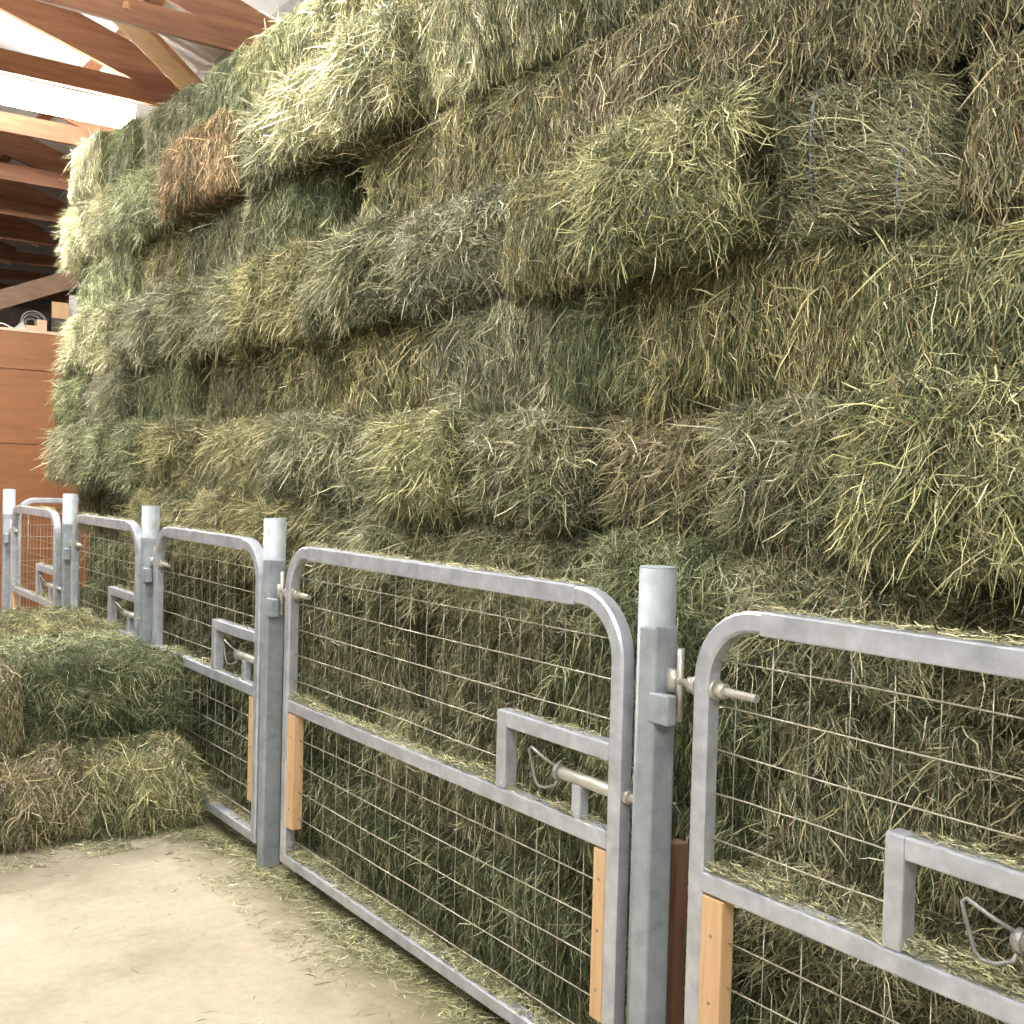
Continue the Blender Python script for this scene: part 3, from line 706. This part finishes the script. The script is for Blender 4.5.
# brown board partition at the far end, on its own frame
pw = empty('board_partition', (2.1, 11.0, 0)); tag(pw, 'brown board partition wall across the far stall, made of wide horizontal sheets', 'partition')
for k, (z0, z1) in enumerate(((0.0, .60), (.605, 1.20), (1.205, 1.80), (1.806, 2.49), (2.496, 2.84))):
    MB().box((-1.9, 0 + (.006 if k % 2 else 0), z0), (.95, .02 + (.006 if k % 2 else 0), z1), .003).build('board', M['ply'], pw)
MB().box((-1.9, -.012, 2.84), (.95, .10, 2.868), .003).build('cap_board', M['ply_edge'], pw)
for x in (-1.7, -.9, -.1, .7): MB().box((x, .028, 0), (x + .04, .10, 2.84), .002).build('stud', M['truss'], pw)
# things lying up behind the partition's cap, on a loft shelf
lf = MB().box((.6, 11.12, 2.80), (3.6, 13.0, 2.868), .003).build('loft_shelf', M['ply']); tag(lf, 'timber loft shelf behind the top edge of the brown partition', 'shelf')
o = MB().beam((1.62, 11.8, 2.95), (3.30, 11.8, 3.67), .04, .18, .003).build('sloping_timber', M['old_timber']); tag(o, 'weathered timber sloping up from the brown partition behind the hay', 'timber')
o = MB().box((2.71, 11.6, 2.868), (2.87, 11.64, 3.24), .003).build('wooden_post', M['cleat']); tag(o, 'short orange wooden post on the shelf above the brown partition', 'post')
o = MB().box((3.01, 11.66, 2.868), (3.10, 11.70, 3.38), .003).build('wooden_batten', M['cleat']); tag(o, 'thin orange batten standing beside the hay above the partition', 'batten')
cr = empty('open_crate', (2.70, 11.21, 2.868)); tag(cr, 'small dark open crate standing on the partition top beside the hay', 'crate')
MB().box((-.12, -.08, 0), (.12, .08, .012), .002).build('base', M['dark'], cr)
for a in (((-.12, -.08, 0), (.12, -.066, .15)), ((-.12, .066, 0), (.12, .08, .15)), ((-.12, -.08, 0), (-.106, .08, .15)), ((.106, -.08, 0), (.12, .08, .15))):
    MB().box(a[0], a[1], .002).build('side_panel', M['dark'], cr)
wd = MB(); wd.box((-.13, -.05, 0), (.06, .05, .06), .003); wd.box((-.03, -.05, .06), (.06, .05, .12), .003)
o = wd.build('timber_offcut', M['ply_edge'], None, (2.50, 11.2, 2.868)); tag(o, 'pale stepped timber offcut lying on the partition top beside the crate', 'offcut')
o = MB().box((2.90, 11.72, 2.868), (2.995, 11.74, 3.34), .002).build('grey_panel', M['white']); tag(o, 'narrow pale panel standing between the orange post and the thin batten', 'panel')
# crumpled white sheeting
bm_v = []; nx, ny = 26, 10
u, v = np.meshgrid(np.linspace(0, 1, nx), np.linspace(0, 1, ny), indexing='ij')
P = np.stack([1.65 + u * .72, 11.14 + v * .3, 2.882 + .055 * (1 + vnoise(np.stack([u * 7, v * 3, u * 0], -1), 4)) * (1 - abs(v - .5)) + 0 * u], -1)
i = np.arange(nx - 1)[:, None] * ny + np.arange(ny - 1)[None]
Q = np.stack([i, i + ny, i + ny + 1, i + 1], -1).reshape(-1, 4)
o = link('folded_sheeting', np_mesh('folded_sheeting', P.reshape(-1, 3), Q, [M['white']])); md = o.modifiers.new('t', 'SOLIDIFY'); md.thickness = .012
tag(o, 'crumpled white plastic sheeting lying along the partition top', 'sheeting')
cl = MB()
for a in range(7):
    t0 = [(2.50 + (.115 - .011 * a) * math.cos(q * PI / 12) + .012 * math.sin(a * 2.1), 11.42 + .018 * a, 2.985 + (.105 - .008 * a) * math.sin(q * PI / 12) + .010 * math.cos(a * 1.7)) for q in range(25)]
    cl.tube(t0, .006, 8)
o = cl.build('coiled_rope', M['dark_steel']); tag(o, 'grey coil of rope or wire on the shelf below the sloping timber', 'rope')

# ------------------------------------------------------------------ strip lights
def make_light(x0, x1, y, z, label, glow='glow'):
    root = empty('strip_light', ((x0 + x1) / 2, y, z)); tag(root, label, 'light', 'fluorescent strip lights')
    w = (x1 - x0) / 2
    MB().box((-w, -.11, .035), (w, .11, .085), .006).build('housing', M['enamel'], root)
    MB().box((-w + .024, -.13, -.045), (w - .024, .13, .034), .028, seg=4).build('bloom_diffuser', M[glow], root)  # glowing body oversized to stand in for bloom around the lamp
    for s in (-1, 1):
        MB().box((s * (w - .012) - .012, -.142, -.058), (s * (w - .012) + .012, .142, .036), .003).build('end_cap', M['enamel'], root)
    for s in (-.7, .7):
        MB().tube([(s * w, 0, .08), (s * w, 0, 1.25)], .003, 6).build('hanger', M['dark_steel'], root)
    return root
make_light(-0.02, 2.38, 7.98, 4.05, 'glowing fluorescent strip light above the far end of the hay wall', 'glow_boosted')
make_light(0.00, 2.40, 3.95, 4.15, 'fluorescent strip light hanging over the long gate, above the picture')
make_light(-2.2, .2, 0.5, 4.15, 'fluorescent strip light over the aisle beside the camera')
make_light(-2.2, .2, -2.8, 4.15, 'fluorescent strip light over the aisle behind the camera')

# ------------------------------------------------------------------ world, camera, look
w = bpy.data.worlds.new('World'); bpy.context.scene.world = w; w.use_nodes = True
w.node_tree.nodes['Background'].inputs[0].default_value = (1.0, 0.98, 0.95, 1)
w.node_tree.nodes['Background'].inputs[1].default_value = 0.26

f, yaw, pitch, roll, H = 1104., math.radians(35.9), math.radians(-1.5), math.radians(1.5), 1.56
F = Vector((math.sin(yaw) * math.cos(pitch), math.cos(yaw) * math.cos(pitch), math.sin(pitch)))
R0 = F.cross(Vector((0, 0, 1))).normalized(); U0 = R0.cross(F)
U = U0 * math.cos(roll) - R0 * math.sin(roll); Rr = R0 * math.cos(roll) + U0 * math.sin(roll)
cam = bpy.data.cameras.new('camera'); co = bpy.data.objects.new('camera', cam); COL.objects.link(co)
cam.sensor_width = 36; cam.lens = 36 * f / 1024; cam.clip_start = 0.02
co.matrix_world = Matrix(((Rr.x, U.x, -F.x, 0), (Rr.y, U.y, -F.y, 0), (Rr.z, U.z, -F.z, H), (0, 0, 0, 1)))
sc = bpy.context.scene; sc.camera = co
sc.view_settings.view_transform = 'Standard'; sc.view_settings.look = 'None'
sc.view_settings.gamma = 1.0; sc.view_settings.use_curve_mapping = False; sc.view_settings.exposure = 0.0
